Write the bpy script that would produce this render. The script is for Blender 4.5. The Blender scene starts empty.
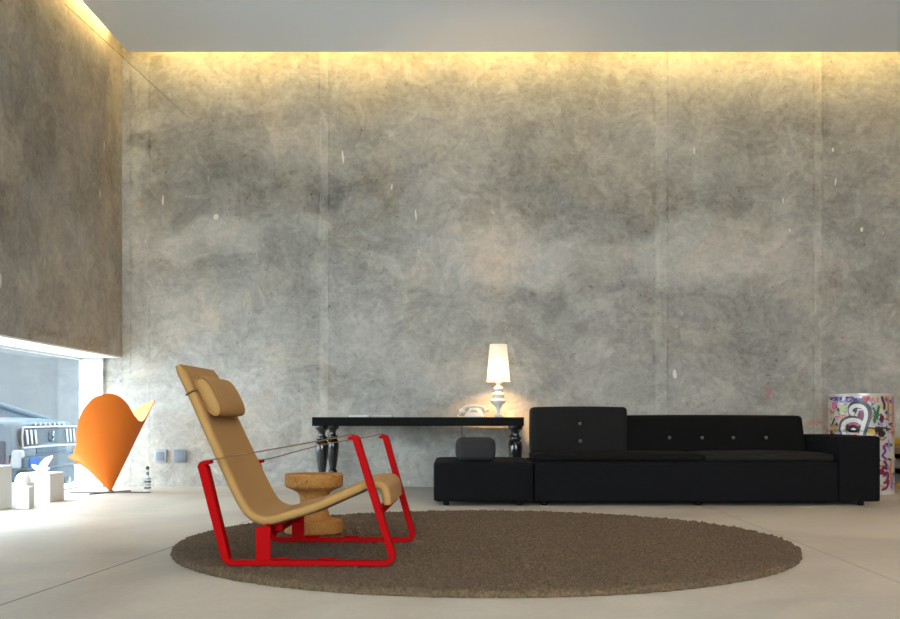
import bpy, bmesh, math, random
import numpy as np
from mathutils import Vector, Matrix, noise as mnoise
random.seed(7); np.random.seed(7)
PI = math.pi
SC = bpy.context.scene
COL = SC.collection

# ------------------------------------------------------------------ camera
F, CX, CY, H = 989.0, 455.0, 418.0, 0.63
cam_d = bpy.data.cameras.new('camera'); cam = bpy.data.objects.new('camera', cam_d); COL.objects.link(cam)
cam.location = (0, 0, H); cam.rotation_euler = (PI/2, 0, 0)
cam_d.sensor_width = 36; cam_d.sensor_fit = 'HORIZONTAL'
cam_d.lens = 36*F/900; cam_d.clip_end = 300
cam_d.shift_x = -(CX-450)/900; cam_d.shift_y = (CY-309.5)/900
SC.camera = cam

def W(px, py, Y):                       # a point seen at that pixel, at distance Y
    return Vector(((px-CX)*Y/F, Y, H-(py-CY)*Y/F))

# ------------------------------------------------------------------ node helpers
class NT:
    def __init__(s, name):
        s.m = bpy.data.materials.new(name); s.m.use_nodes = True
        s.t = s.m.node_tree; s.t.nodes.clear()
        s.out = s.t.nodes.new('ShaderNodeOutputMaterial')
    def n(s, typ, **kw):
        nd = s.t.nodes.new(typ)
        for k, v in kw.items(): setattr(nd, k, v)
        return nd
    def put(s, sock, v):
        if isinstance(v, bpy.types.NodeSocket): s.t.links.new(v, sock)
        elif v is not None: sock.default_value = v
    def pos(s):
        return s.n('ShaderNodeTexCoord').outputs['Object']
    def scale(s, vec, sc, off=(0, 0, 0)):
        nd = s.n('ShaderNodeMapping'); s.put(nd.inputs['Vector'], vec)
        nd.inputs['Scale'].default_value = sc; nd.inputs['Location'].default_value = off
        return nd.outputs[0]
    def noise(s, vec, sc, det=4, rough=.55, dist=0, color=False):
        nd = s.n('ShaderNodeTexNoise'); s.put(nd.inputs['Vector'], vec)
        nd.inputs['Scale'].default_value = sc; nd.inputs['Detail'].default_value = det
        nd.inputs['Roughness'].default_value = rough; nd.inputs['Distortion'].default_value = dist
        return nd.outputs['Color' if color else 'Fac']
    def voro(s, vec, sc, feat='F1'):
        nd = s.n('ShaderNodeTexVoronoi', feature=feat); s.put(nd.inputs['Vector'], vec); nd.inputs['Scale'].default_value = sc
        return nd.outputs['Distance']
    def ma(s, op, a, b=None, c=None, clamp=False):
        nd = s.n('ShaderNodeMath', operation=op); nd.use_clamp = clamp
        s.put(nd.inputs[0], a)
        if b is not None: s.put(nd.inputs[1], b)
        if c is not None: s.put(nd.inputs[2], c)
        return nd.outputs[0]
    def vm(s, op, a, b=None):
        nd = s.n('ShaderNodeVectorMath', operation=op); s.put(nd.inputs[0], a)
        if b is not None: s.put(nd.inputs[1], b)
        return nd.outputs['Value' if op in ('LENGTH', 'DISTANCE') else 'Vector']
    def rng(s, v, a, b, c=0., d=1., smooth=True):
        nd = s.n('ShaderNodeMapRange'); nd.interpolation_type = 'SMOOTHSTEP' if smooth else 'LINEAR'
        s.put(nd.inputs[0], v)
        for i, x in enumerate((a, b, c, d)): nd.inputs[i+1].default_value = x
        return nd.outputs[0]
    def mix(s, f, a, b, blend='MIX'):
        nd = s.n('ShaderNodeMix', data_type='RGBA', blend_type=blend)
        s.put(nd.inputs[0], f)
        for i, x in ((6, a), (7, b)):
            if isinstance(x, (tuple, list)) and len(x) == 3: x = (*x, 1)
            s.put(nd.inputs[i], x)
        return nd.outputs[2]
    def xyz(s, vec):
        nd = s.n('ShaderNodeSeparateXYZ'); s.put(nd.inputs[0], vec); return nd.outputs
    def bump(s, h, strength=.3, dist=.01):
        nd = s.n('ShaderNodeBump'); s.put(nd.inputs['Height'], h)
        nd.inputs['Strength'].default_value = strength; nd.inputs['Distance'].default_value = dist
        return nd.outputs[0]
    def bsdf(s, col, rough=.6, metal=0., spec=.5, normal=None, **kw):
        p = s.n('ShaderNodeBsdfPrincipled')
        if isinstance(col, (tuple, list)) and len(col) == 3: col = (*col, 1)
        s.put(p.inputs['Base Color'], col); s.put(p.inputs['Roughness'], rough)
        p.inputs['Metallic'].default_value = metal; p.inputs['Specular IOR Level'].default_value = spec
        if normal is not None: s.put(p.inputs['Normal'], normal)
        for k, v in kw.items(): s.put(p.inputs[k.replace('_', ' ')], v)
        s.t.links.new(p.outputs[0], s.out.inputs[0])
        return s.m

def plain(name, col, rough=.5, metal=0., spec=.5, var=.08, nsc=20, bump=0., bsc=200, **kw):
    t = NT(name); p = t.pos()
    f = t.noise(p, nsc, 4)
    c = t.mix(f, tuple(x*(1-var) for x in col), tuple(min(1, x*(1+var)) for x in col))
    nrm = t.bump(t.noise(p, bsc, 3), bump, .002) if bump else None
    return t.bsdf(c, rough, metal, spec, nrm, **kw)

def fabric(name, col, rough=.9, var=.15, weave=900, bump=.4, sheen=.15, fleck=0.):
    t = NT(name); p = t.pos()
    f = t.noise(p, 9, 5); g = t.noise(p, 420, 2)
    c = t.mix(f, tuple(x*(1-var) for x in col), tuple(x*(1+var) for x in col))
    if fleck: c = t.mix(t.rng(g, .5, .75), c, tuple(min(1, x*(1+fleck)+.004) for x in col))
    return t.bsdf(c, rough, 0, .2, t.bump(g, bump, .0015), Sheen_Weight=sheen, Sheen_Roughness=.5)

def concrete(name, base, axis, patches=(), seams=(), drips=(), warm=.0, marks=()):
    """bare trowelled concrete. axis: index of the horizontal wall axis."""
    t = NT(name); p = t.pos(); o = t.xyz(p)
    cmb = t.n('ShaderNodeCombineXYZ'); t.put(cmb.inputs[0], o[axis]); t.put(cmb.inputs[1], o[2]); q = cmb.outputs[0]
    warp = t.vm('SUBTRACT', t.noise(q, 1.6, 2.5, .5, 0, True), (.5, .5, .5))
    n_f = t.vm('SUBTRACT', t.noise(q, 7, 5, .65, 0, True), (.5, .5, .5))
    sc1 = t.n('ShaderNodeVectorMath', operation='SCALE'); t.put(sc1.inputs[0], warp); sc1.inputs['Scale'].default_value = .55
    sc2 = t.n('ShaderNodeVectorMath', operation='SCALE'); t.put(sc2.inputs[0], n_f); sc2.inputs['Scale'].default_value = .05
    qw = t.vm('ADD', t.vm('ADD', q, sc1.outputs[0]), sc2.outputs[0])
    big = t.noise(q, .75, 9, .56, .3)
    mid = t.noise(q, 2.6, 10, .62, .2)
    fine = t.noise(q, 22, 8, .7, .4)
    swirl = t.noise(t.scale(qw, (5, 2.2, 1)), 1.4, 8, .62, .7)
    v = t.rng(big, .36, .66, -.10, .10)
    v = t.ma('ADD', v, t.rng(mid, .40, .62, -.06, .06))
    v = t.ma('ADD', v, t.rng(swirl, .48, .58, -.03, .06))
    v = t.ma('ADD', v, t.rng(t.noise(qw, 11, 6, .65, .4), .38, .62, -.055, .055))
    v = t.ma('ADD', v, t.rng(fine, .30, .70, -.11, .11))
    for (sc_p, lo_, amp, off) in ((1.1, .53, .075, 2.), (1.5, .55, -.065, 7.), (3.2, .555, .07, 4.), (4.4, .57, -.06, 9.), (8., .58, .06, 5.)):
        pn = t.noise(t.scale(qw, (1, 1.25, 1), (off, off*.7, 0)), sc_p, 5, .58, .25)
        v = t.ma('ADD', v, t.rng(pn, lo_, lo_+.022, 0, amp*1.35))
    for (an, sx, sy, sc, amp) in ((.55, 1, 7, 2.2, .10), (-.9, 1, 6, 3.0, .08), (1.35, 1, 9, 2.4, .07), (.2, 1, 5, 5.5, -.09)):
        mp = t.n('ShaderNodeMapping'); t.put(mp.inputs['Vector'], qw); mp.inputs['Rotation'].default_value = (0, 0, an); mp.inputs['Scale'].default_value = (sx, sy, 1)
        st_ = t.rng(t.noise(mp.outputs[0], sc, 5, .6, .6), .56, .66)
        v = t.ma('ADD', v, t.ma('MULTIPLY', t.ma('MULTIPLY', st_, t.rng(t.noise(q, 1.7, 2, .5, an), .45, .60)), amp))
    for (cx, cz, rx, rz, amp) in patches:
        d = t.vm('LENGTH', t.vm('DIVIDE', t.vm('SUBTRACT', qw, (cx, cz, 0)), (rx, rz, 1)))
        v = t.ma('ADD', v, t.rng(d, .62, 1.02, amp*1.15, 0))
    for (cx, hw, amp) in seams:
        dx = t.ma('ABSOLUTE', t.ma('SUBTRACT', o[axis], cx))
        dxx = t.ma('ADD', dx, t.ma('MULTIPLY', t.ma('SUBTRACT', t.noise(t.scale(q, (3, .9, 1)), 2.5, 4), .5), hw*1.3))
        band = t.rng(dxx, hw*.8, hw*1.15, amp, 0)
        br = t.rng(t.noise(t.scale(q, (6, .8, 1)), 2, 5), .38, .58)
        v = t.ma('ADD', v, t.ma('MULTIPLY', band, br))
        line = t.rng(t.ma('ABSOLUTE', t.ma('SUBTRACT', dx, hw)), .003, .012, -.22, 0)
        v = t.ma('ADD', v, t.ma('MULTIPLY', line, t.rng(t.noise(t.scale(q, (2, 1.3, 1)), 3, 5), .42, .62)))
    pits = t.ma('MAXIMUM', t.rng(t.voro(qw, 7), .05, .12, 1, 0), t.rng(t.voro(q, 15), .09, .17, 1, 0))
    pits = t.ma('MULTIPLY', pits, t.rng(t.noise(q, 3.1, 3), .42, .58))
    v = t.ma('SUBTRACT', v, t.ma('MULTIPLY', pits, .30))
    pale = t.rng(t.voro(t.scale(qw, (1, .55, 1), (3, 1, 0)), 8), .05, .13, 1, 0)
    v = t.ma('ADD', v, t.ma('MULTIPLY', t.ma('MULTIPLY', pale, t.rng(t.noise(q, 2.3, 3, .5, .3), .50, .60)), .38))
    v = t.ma('ADD', v, 1.0)
    hue = t.noise(q, 1.1, 6, .6, 1.1)
    warmc = tuple(b*w for b, w in zip(base, (1.06, 1.0, .90)))
    coolc = tuple(b*w for b, w in zip(base, (.99, 1.0, .985)))
    c = t.mix(t.rng(hue, .40+.1*(.5-warm), .66+.1*(.5-warm)), coolc, warmc)
    vv = t.n('ShaderNodeCombineXYZ')
    for i in range(3): t.put(vv.inputs[i], v)
    c = t.mix(1., c, vv.outputs[0], 'MULTIPLY')
    for (cx, cz, rx, rz) in drips:
        d = t.vm('LENGTH', t.vm('DIVIDE', t.vm('SUBTRACT', t.vm('ADD', q, t.vm('MULTIPLY', n_f, (.05, .05, 0))), (cx, cz, 0)), (rx, rz, 1)))
        c = t.mix(t.rng(d, .7, 1.0, .9, 0), c, (.72, .71, .66))
    for (cx, cz, rx, rz, mc) in marks:
        d = t.vm('LENGTH', t.vm('DIVIDE', t.vm('SUBTRACT', t.vm('ADD', q, t.vm('MULTIPLY', n_f, (.12, .12, 0))), (cx, cz, 0)), (rx, rz, 1)))
        c = t.mix(t.ma('MULTIPLY', t.rng(d, .4, 1.0, .6, 0), t.rng(t.noise(q, 28, 3), .42, .58)), c, mc)
    h = t.ma('ADD', t.ma('MULTIPLY', mid, .6), t.ma('MULTIPLY', fine, .4))
    return t.bsdf(c, t.rng(mid, .3, .7, .55, .8), 0, .35, t.bump(h, .25, .012))

# ------------------------------------------------------------------ geometry helpers
def tag(o, label, cat, group=None):
    o['label'] = label; o['category'] = cat
    if group: o['group'] = group
    return o
def root(name, loc, label, cat, group=None, rz=0.):
    o = bpy.data.objects.new(name, None); COL.objects.link(o); o.location = loc; o.rotation_euler = (0, 0, rz)
    o.empty_display_size = .1
    return tag(o, label, cat, group)
def mesh(name, verts, faces, mat, parent=None, smooth=True, mats=None, midx=None):
    me = bpy.data.meshes.new(name); me.from_pydata([tuple(v) for v in verts], [], faces); me.validate(); me.update()
    o = bpy.data.objects.new(name, me); COL.objects.link(o)
    for m in (mats or [mat]): me.materials.append(m)
    if midx: me.polygons.foreach_set('material_index', midx)
    if smooth: shade(o)
    if parent: o.parent = parent
    return o
def shade(o, ang=40):
    bm = bmesh.new(); bm.from_mesh(o.data)
    for f in bm.faces: f.smooth = True
    for e in bm.edges:
        e.smooth = not (len(e.link_faces) == 2 and e.calc_face_angle(0) > math.radians(ang))
    bm.to_mesh(o.data); bm.free()
class G:
    """collects shapes into one mesh"""
    def __init__(s): s.v = []; s.f = []
    def add(s, v, f):
        b = len(s.v); s.v += [Vector(x) for x in v]; s.f += [tuple(b+i for i in q) for q in f]; return s
    def box(s, lo, hi, bev=0., seg=2, rot=None):
        bm = bmesh.new(); bmesh.ops.create_cube(bm, size=1)
        lo = Vector(lo); hi = Vector(hi); c = (lo+hi)/2; d = hi-lo
        for v in bm.verts: v.co = Vector((v.co.x*d.x, v.co.y*d.y, v.co.z*d.z))
        if bev: bmesh.ops.bevel(bm, geom=list(bm.edges), offset=bev, segments=seg, profile=.5, affect='EDGES')
        if rot is not None: bm.transform(rot.to_4x4())
        bm.transform(Matrix.Translation(c)); return s.bm(bm)
    def bm(s, bm):
        bm.verts.index_update()
        s.add([v.co.copy() for v in bm.verts], [[v.index for v in f.verts] for f in bm.faces]); bm.free(); return s
    def lathe(s, prof, c=(0, 0, 0), seg=40, rot=None):
        c = Vector(c); vs = []; fs = []
        n = len(prof)
        for i in range(seg):
            a = 2*PI*i/seg
            for r, z in prof:
                q = Vector((r*math.cos(a), r*math.sin(a), z))
                if rot is not None: q = rot @ q
                vs.append(c+q)
        for i in range(seg):
            j = (i+1) % seg
            for k in range(n-1):
                fs.append((i*n+k, j*n+k, j*n+k+1, i*n+k+1))
        bm = bmesh.new(); bv = [bm.verts.new(v) for v in vs]
        for f in fs: bm.faces.new([bv[i] for i in f])
        bmesh.ops.remove_doubles(bm, verts=bm.verts, dist=1e-6)
        for f in [f for f in bm.faces if f.calc_area() < 1e-12]: bm.faces.remove(f)
        bmesh.ops.recalc_face_normals(bm, faces=bm.faces)
        return s.bm(bm)
    def tube(s, pts, r, seg=10, closed=False):
        pts = [Vector(p) for p in pts]; n = len(pts); vs = []; fs = []
        T = []
        for i in range(n):
            a = pts[(i-1) % n] if (closed or i) else pts[0]
            b = pts[(i+1) % n] if (closed or i < n-1) else pts[-1]
            T.append((b-a).normalized())
        nrm = T[0].orthogonal().normalized()
        for i in range(n):
            nrm = (nrm - T[i]*nrm.dot(T[i])).normalized(); bi = T[i].cross(nrm)
            rr = r(i/(n-1)) if callable(r) else r
            for k in range(seg):
                a = 2*PI*k/seg; vs.append(pts[i]+nrm*rr*math.cos(a)+bi*rr*math.sin(a))
        m = n if closed else n-1
        for i in range(m):
            for k in range(seg):
                j = (i+1) % n; l = (k+1) % seg
                fs.append((i*seg+k, i*seg+l, j*seg+l, j*seg+k))
        if not closed:
            fs.append(tuple(reversed(range(seg)))); fs.append(tuple(range((n-1)*seg, n*seg)))
        return s.add(vs, fs)
    def prism(s, poly, axis, a, b):
        """polygon (two coords) extruded along axis from a to b"""
        def p3(q, w):
            l = list(q); l.insert(axis, w); return Vector(l)
        n = len(poly); vs = [p3(q, a) for q in poly]+[p3(q, b) for q in poly]
        fs = [(i, (i+1) % n, n+(i+1) % n, n+i) for i in range(n)]+[tuple(reversed(range(n))), tuple(range(n, 2*n))]
        bm = bmesh.new(); bv = [bm.verts.new(v) for v in vs]
        for f in fs: bm.faces.new([bv[i] for i in f])
        bmesh.ops.recalc_face_normals(bm, faces=bm.faces); return s.bm(bm)
    def soft(s, lo, hi, r, n=14, puff=(0, 0, 0), dim=(), fn=None):
        """upholstered block: rounded box, bulging faces, button dimples (axis, sign, a, b, depth, radius)"""
        lo = Vector(lo); hi = Vector(hi); c = (lo+hi)/2; h = (hi-lo)/2
        bm = bmesh.new(); grid = {}
        def vert(p):
            k = tuple(round(x, 5) for x in p)
            if k not in grid: grid[k] = bm.verts.new(p)
            return grid[k]
        def sp(i, hl):                      # denser towards the edges
            t = -1+2*i/n; return math.sin(t*PI/2)*.45+t*.55
        for ax in range(3):
            b, d = [(1, 2), (2, 0), (0, 1)][ax]
            for sg in (-1, 1):
                for i in range(n):
                    for j in range(n):
                        q = []
                        for (ii, jj) in ((i, j), (i+1, j), (i+1, j+1), (i, j+1)):
                            p = [0, 0, 0]; p[ax] = sg; p[b] = sp(ii, 0); p[d] = sp(jj, 0); q.append(vert(p))
                        if sg < 0: q.reverse()
                        bm.faces.new(q)
        for v in bm.verts:
            p = v.co.copy(); w = Vector((p.x*h.x, p.y*h.y, p.z*h.z))
            core = Vector([max(-(h[i]-r), min(h[i]-r, w[i])) for i in range(3)])
            d = w-core
            if d.length > 1e-9: w = core+d.normalized()*r
            for i in range(3):
                a, b = [(1, 2), (2, 0), (0, 1)][i]
                w[i] += math.copysign(1, p[i])*puff[i]*abs(p[i])**3*(1-p[a]**2)*(1-p[b]**2)
            for (ax, sg, a, b, dep, rad) in dim:
                if p[ax]*sg > .6:
                    i, j = [(1, 2), (0, 2), (0, 1)][ax]
                    dd = ((w[i]+c[i]-a)**2+(w[j]+c[j]-b)**2)/rad**2
                    w[ax] -= sg*dep*math.exp(-dd)
            v.co = c+w
            if fn: v.co = fn(v.co)
        return s.bm(bm)
    def out(s, name, mat, parent=None, smooth=True, world=True):
        vs = s.v
        q = parent; off = Vector((0, 0, 0))
        while q is not None: off += q.location; q = q.parent
        if world: vs = [v-off for v in vs]
        return mesh(name, vs, s.f, mat, parent, smooth)
def struct(o): o['kind'] = 'structure'; return o

def arcpath(pts, rad, k=6):
    """polyline with rounded corners"""
    pts = [Vector(p) for p in pts]; out = [pts[0]]
    for i in range(1, len(pts)-1):
        a, b, c = pts[i-1], pts[i], pts[i+1]; r = rad[i-1] if isinstance(rad, (list, tuple)) else rad
        d1 = (a-b).normalized(); d2 = (c-b).normalized(); th = d1.angle(d2)
        L = min(r/math.tan(th/2), (a-b).length*.49, (c-b).length*.49)
        p1 = b+d1*L; p2 = b+d2*L
        for j in range(k+1):
            t = j/k; out.append(p1*(1-t)**2+b*2*t*(1-t)+p2*t*t)
    out.append(pts[-1]); return out
def catmull(pts, k=6, closed=False):
    n = len(pts); P = [Vector(p) for p in pts]; out = []
    for i in range(n if closed else n-1):
        g = lambda j: P[j % n] if closed else P[max(0, min(n-1, j))]
        p0, p1, p2, p3 = g(i-1), g(i), g(i+1), g(i+2)
        for j in range(k):
            t = j/k
            out.append(.5*((2*p1)+(p2-p0)*t+(2*p0-5*p1+4*p2-p3)*t*t+(3*p1-p0-3*p2+p3)*t**3))
    if not closed: out.append(P[-1])
    return out
def bar(path2, v0, half_v, thick, ch=.004):
    """flat steel bar following a path in the (u, w) plane; lateral along v"""
    pts = [Vector((p[0], p[1])) for p in path2]; n = len(pts); g = G(); vs = []; fs = []
    for i in range(n):
        a = pts[max(0, i-1)]; b = pts[min(n-1, i+1)]; t = (b-a).normalized(); nr = Vector((-t.y, t.x))
        th = thick(i/(n-1)) if callable(thick) else thick
        for (e, l) in ((-th/2+ch, -half_v), (th/2-ch, -half_v), (th/2, -half_v+ch), (th/2, half_v-ch), (th/2-ch, half_v), (-th/2+ch, half_v), (-th/2, half_v-ch), (-th/2, -half_v+ch)):
            q = pts[i]+nr*e; vs.append((q.x, v0+l, q.y))
    for i in range(n-1):
        for k in range(8): fs.append((i*8+k, i*8+(k+1) % 8, (i+1)*8+(k+1) % 8, (i+1)*8+k))
    fs.append(tuple(reversed(range(8)))); fs.append(tuple(range((n-1)*8, n*8)))
    return g.add(vs, fs)

# ------------------------------------------------------------------ materials
WX = lambda px: (px-CX)*9.07/F
WZ = lambda py: H-(py-CY)*9.07/F
WS = 9.07/F
pat = [(430,150,75,55,.14),(350,190,55,45,-.16),(240,150,90,50,-.06),(215,235,60,30,.20),(155,235,45,25,.12),(520,255,100,30,.18),(700,250,110,40,.18),(600,200,120,40,-.08),
       (760,205,90,35,-.10),(560,290,60,14,-.12),(590,320,70,35,.08),(470,380,70,25,.10),(330,385,60,22,-.12),(745,320,60,55,-.12),(860,260,50,60,-.05),(880,330,40,40,.08),
       (640,195,16,22,.16),(146,143,17,15,-.28),(160,60,15,12,-.18),(150,330,60,60,.10),(240,330,70,70,.05),(420,440,16,14,-.15),(200,430,90,60,.06),(400,330,60,30,.08),
       (500,330,50,22,-.06),(850,150,70,50,-.08),(275,250,60,16,-.05),(560,185,380,38,-.07),(250,190,130,35,-.07),(600,258,330,28,.07)]
M = {}
M['wall'] = concrete('trowelled_concrete', (.338, .322, .295), 0,
    patches=[(WX(a), WZ(b), c*WS, d*WS, e) for a, b, c, d, e in pat],
    seams=[(WX(140), .085, .12), (WX(324), .045, .20), (WX(661), .06, .15), (WX(818), .04, .17)],
    drips=[(WX(343), WZ(157), .010, .075), (WX(694), WZ(150), .01, .04), (WX(392), WZ(187), .009, .03), (WX(416), WZ(215), .008, .06), (WX(835), WZ(182), .008, .045), (WX(862), WZ(230), .016, .03),
           (WX(783), WZ(201), .008, .03), (WX(833), WZ(150), .012, .025), (WX(675), WZ(374), .02, .05), (WX(193), WZ(368), .035, .012), (WX(216), WZ(217), .03, .03), (WX(163), WZ(200), .008, .06), (WX(790), WZ(230), .01, .02)],
    marks=[(WX(142), WZ(202), .06, .025, (.55, .2, .1)), (WX(768), WZ(391), .07, .05, (.5, .1, .08)), (WX(842), WZ(337), .025, .03, (.55, .06, .05)), (WX(816), WZ(423), .11, .04, (.5, .17, .08)),
           (WX(500), WZ(356), .02, .04, (.45, .12, .08)), (WX(310), WZ(407), .02, .05, (.45, .16, .1))])
M['wall_side'] = concrete('stained_concrete', (.32, .295, .275), 1, warm=.8,
    patches=[(7.2, 3.0, .5, .8, -.15), (7.9, 1.9, .5, .4, .15), (6.9, 2.0, .35, .3, -.12), (8.7, 3.1, .35, .7, -.1)],
    seams=[], drips=[(6.63, 1.55, .03, .05), (8.5, 2.55, .015, .04), (8.6, 3.0, .012, .05)],
    marks=[(8.3, 2.05, .06, .05, (.42, .22, .14)), (8.55, 2.8, .04, .08, (.5, .3, .14)), (7.4, 1.27, .5, .05, (.26, .17, .12)), (8.3, 1.27, .45, .05, (.26, .16, .11))])
# floor
t = NT('polished_concrete_floor'); p = t.pos(); o = t.xyz(p)
big = t.noise(p, .55, 7, .6, 1.0); mid = t.noise(p, 3, 9, .65, 1.2); fine = t.noise(p, 40, 5, .7)
v = t.ma('ADD', t.rng(big, .35, .65, .86, 1.1), t.ma('ADD', t.rng(mid, .35, .65, -.07, .07), t.rng(fine, .3, .7, -.05, .05)))
vv = t.n('ShaderNodeCombineXYZ')
for i in range(3): t.put(vv.inputs[i], v)
c = t.mix(1., (.505, .462, .39), vv.outputs[0], 'MULTIPLY')
skew = t.ma('ADD', o[0], t.ma('MULTIPLY', t.ma('SUBTRACT', o[1], 3.33), -.098))
j1 = t.rng(t.ma('ABSOLUTE', t.ma('ADD', skew, 1.53)), .003, .007, 1, 0)
j2 = t.rng(t.ma('ABSOLUTE', t.ma('SUBTRACT', t.ma('ADD', o[0], t.ma('MULTIPLY', t.ma('SUBTRACT', o[1], 3.8), -.03)), 1.70)), .002, .006, .55, 0)
j3 = t.rng(t.ma('ABSOLUTE', t.ma('SUBTRACT', o[1], 7.0)), .002, .005, .4, 0)
jj = t.ma('MAXIMUM', j1, t.ma('MAXIMUM', j2, j3))
c = t.mix(jj, c, (.11, .085, .06))
M['floor'] = t.bsdf(c, t.rng(mid, .3, .7, .38, .6), 0, .4, t.bump(fine, .08, .004))
M['ceiling'] = plain('painted_ceiling', (.88, .935, 1.0), .9, var=.01, nsc=2)
M['cove'] = plain('cove_plaster', (.8, .76, .68), .9, var=.02)
M['rightpaint'] = plain('warm_grey_plaster', (.36, .33, .29), .85, var=.03)
M['whitepaint'] = plain('white_plaster', (.78, .78, .77), .85, var=.03)
M['pier'] = concrete('pale_concrete', (.55, .55, .54), 0)
M['street'] = plain('pale_paving', (.58, .585, .59), .9, var=.08, nsc=3)
t = NT('pale_blue_render'); p = t.pos(); o = t.xyz(p)
st = t.noise(t.scale(p, (2.2, 1, .12)), 1.2, 4); fz = t.noise(p, 5, 6)
c = t.mix(t.rng(st, .3, .7), (.041, .0425, .0435), (.047, .0485, .0495)); c = t.mix(t.rng(fz, .3, .7, 0, .3), c, (.052, .0535, .0545))
M['facade'] = t.bsdf(c, .9)
# thin window glass: clear, slightly blue, mirror-like at grazing angles
def glassmat(name, tint):
    t = NT(name); tr = t.n('ShaderNodeBsdfTransparent'); tr.inputs[0].default_value = (*tint, 1)
    gl = t.n('ShaderNodeBsdfGlossy'); gl.inputs['Roughness'].default_value = .01
    lw = t.n('ShaderNodeLayerWeight'); lw.inputs[0].default_value = .5
    fr = t.ma('MULTIPLY_ADD', t.ma('POWER', lw.outputs['Facing'], 5.), .5, .025, clamp=True)
    mx = t.n('ShaderNodeMixShader'); t.put(mx.inputs[0], fr); t.put(mx.inputs[1], tr.outputs[0]); t.put(mx.inputs[2], gl.outputs[0]); t.t.links.new(mx.outputs[0], t.out.inputs[0])
    return t.m
M['glass'] = glassmat('window_glass', (.90, .95, .97)); M['tinted'] = glassmat('blue_tinted_glass', (.80, .85, .875))
M['frame_metal'] = plain('brushed_aluminium', (.55, .57, .58), .4, .9)
M['tan'] = fabric('mustard_tan_canvas', (.41, .228, .075), .85, .06, bump=.35, sheen=.03)
M['red'] = plain('red_lacquered_steel', (.36, .002, .003), .5, 0, .03, var=.06, nsc=14)
M['leather'] = plain('tan_leather', (.17, .068, .022), .55, 0, .4, var=.15, nsc=30, bump=.2)
M['sofa'] = fabric('blue_black_wool', (.0028, .0031, .0041), .9, .12, sheen=.0)
M['sofa_back'] = fabric('black_felt', (.0036, .0033, .0031), .9, .12, sheen=.0)
M['charcoal'] = fabric('charcoal_bouclé'.replace('é', 'e'), (.0105, .0105, .0095), .95, .15, sheen=.0, fleck=.9)
M['seatgrey'] = fabric('dark_grey_wool', (.0135, .0125, .0115), .95, .12, sheen=.0)
M['pouf'] = fabric('grey_felt', (.031, .030, .0305), .95, .1, sheen=.0)
M['button'] = plain('grey_button', (.10, .095, .09), .5)
M['black'] = plain('black_plastic', (.006, .006, .006), .6, 0, .1)
M['lacquer'] = plain('black_gloss_lacquer', (.012, .012, .013), .18, 0, .5, var=.2, nsc=6, Coat_Weight=.3)
M['tabletop'] = plain('black_satin_lacquer', (.005, .0045, .004), .5, 0, .05, var=.2, nsc=6)
M['ceramic'] = plain('white_glazed_ceramic', (.80, .80, .78), .22, var=.02)
M['phone'] = plain('ivory_plastic', (.66, .64, .60), .3, var=.03)
M['phonegrey'] = plain('pale_grey_plastic', (.42, .44, .48), .4)
M['paper'] = plain('white_paper', (.74, .74, .72), .8, var=.04)
M['papergrey'] = plain('grey_paper', (.30, .31, .32), .7, var=.1)
M['white'] = plain('white_lacquer', (.70, .69, .66), .5, var=.02)
M['outlet'] = plain('grey_blue_plastic', (.30, .34, .38), .4, var=.04)
M['outletdark'] = plain('slate_plastic', (.17, .20, .24), .4, var=.04)
M['steel'] = plain('dark_steel', (.12, .115, .10), .45, .6)
M['orange'] = plain('orange_cloth', (.60, .135, .008), .7, var=.04, nsc=8, spec=.3)
M['cream'] = plain('cream_lining', (.52, .29, .10), .7, var=.04, spec=.2)
# cork
t = NT('cork'); p = t.pos()
vo = t.voro(p, 95); c = t.mix(t.rng(t.noise(p, 130, 4, .7), .35, .65), (.30, .12, .022), (.50, .235, .06))
c = t.mix(t.rng(t.noise(p, 55, 3), .60, .68), c, (.16, .06, .014))
c = t.mix(t.rng(t.noise(p, 14, 5), .3, .7, 0, .35), c, (.58, .28, .08))
M['cork'] = t.bsdf(c, .8, 0, .25, t.bump(vo, .2, .003))
# rug pile
t = NT('shaggy_wool_pile'); p = t.pos()
c = t.mix(t.rng(t.noise(p, 75, 5, .75), .36, .64), (.070, .056, .032), (.205, .125, .064))
c = t.mix(t.rng(t.noise(p, 3.5, 6, .65, .5), .35, .65, 0, .35), c, (.10, .070, .045))
M['rug'] = t.bsdf(c, .95, 0, .1, t.bump(t.noise(p, 220, 3), .7, .006), Sheen_Weight=.05, Sheen_Roughness=.5)
# lampshade: cloth that lets the bulb through
t = NT('lampshade_cloth'); d = t.n('ShaderNodeBsdfDiffuse'); d.inputs[0].default_value = (.85, .84, .80, 1)
tl = t.n('ShaderNodeBsdfTranslucent'); tl.inputs[0].default_value = (.62, .70, .80, 1)
mx = t.n('ShaderNodeMixShader'); mx.inputs[0].default_value = .6; t.put(mx.inputs[1], d.outputs[0]); t.put(mx.inputs[2], tl.outputs[0])
t.t.links.new(mx.outputs[0], t.out.inputs[0]); M['shade'] = t.m
def emit(name, col, s):
    t = NT(name); e = t.n('ShaderNodeEmission'); e.inputs[0].default_value = (*col, 1); e.inputs[1].default_value = s
    t.t.links.new(e.outputs[0], t.out.inputs[0]); return t.m
M['bulb'] = emit('lit_bulb', (1, .58, .24), 800)
M['fill_lamp'] = emit('added_warm_diffuser', (1, .56, .24), 118)
M['tube'] = emit('warm_tube', (1, .71, .26), 24)
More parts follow.
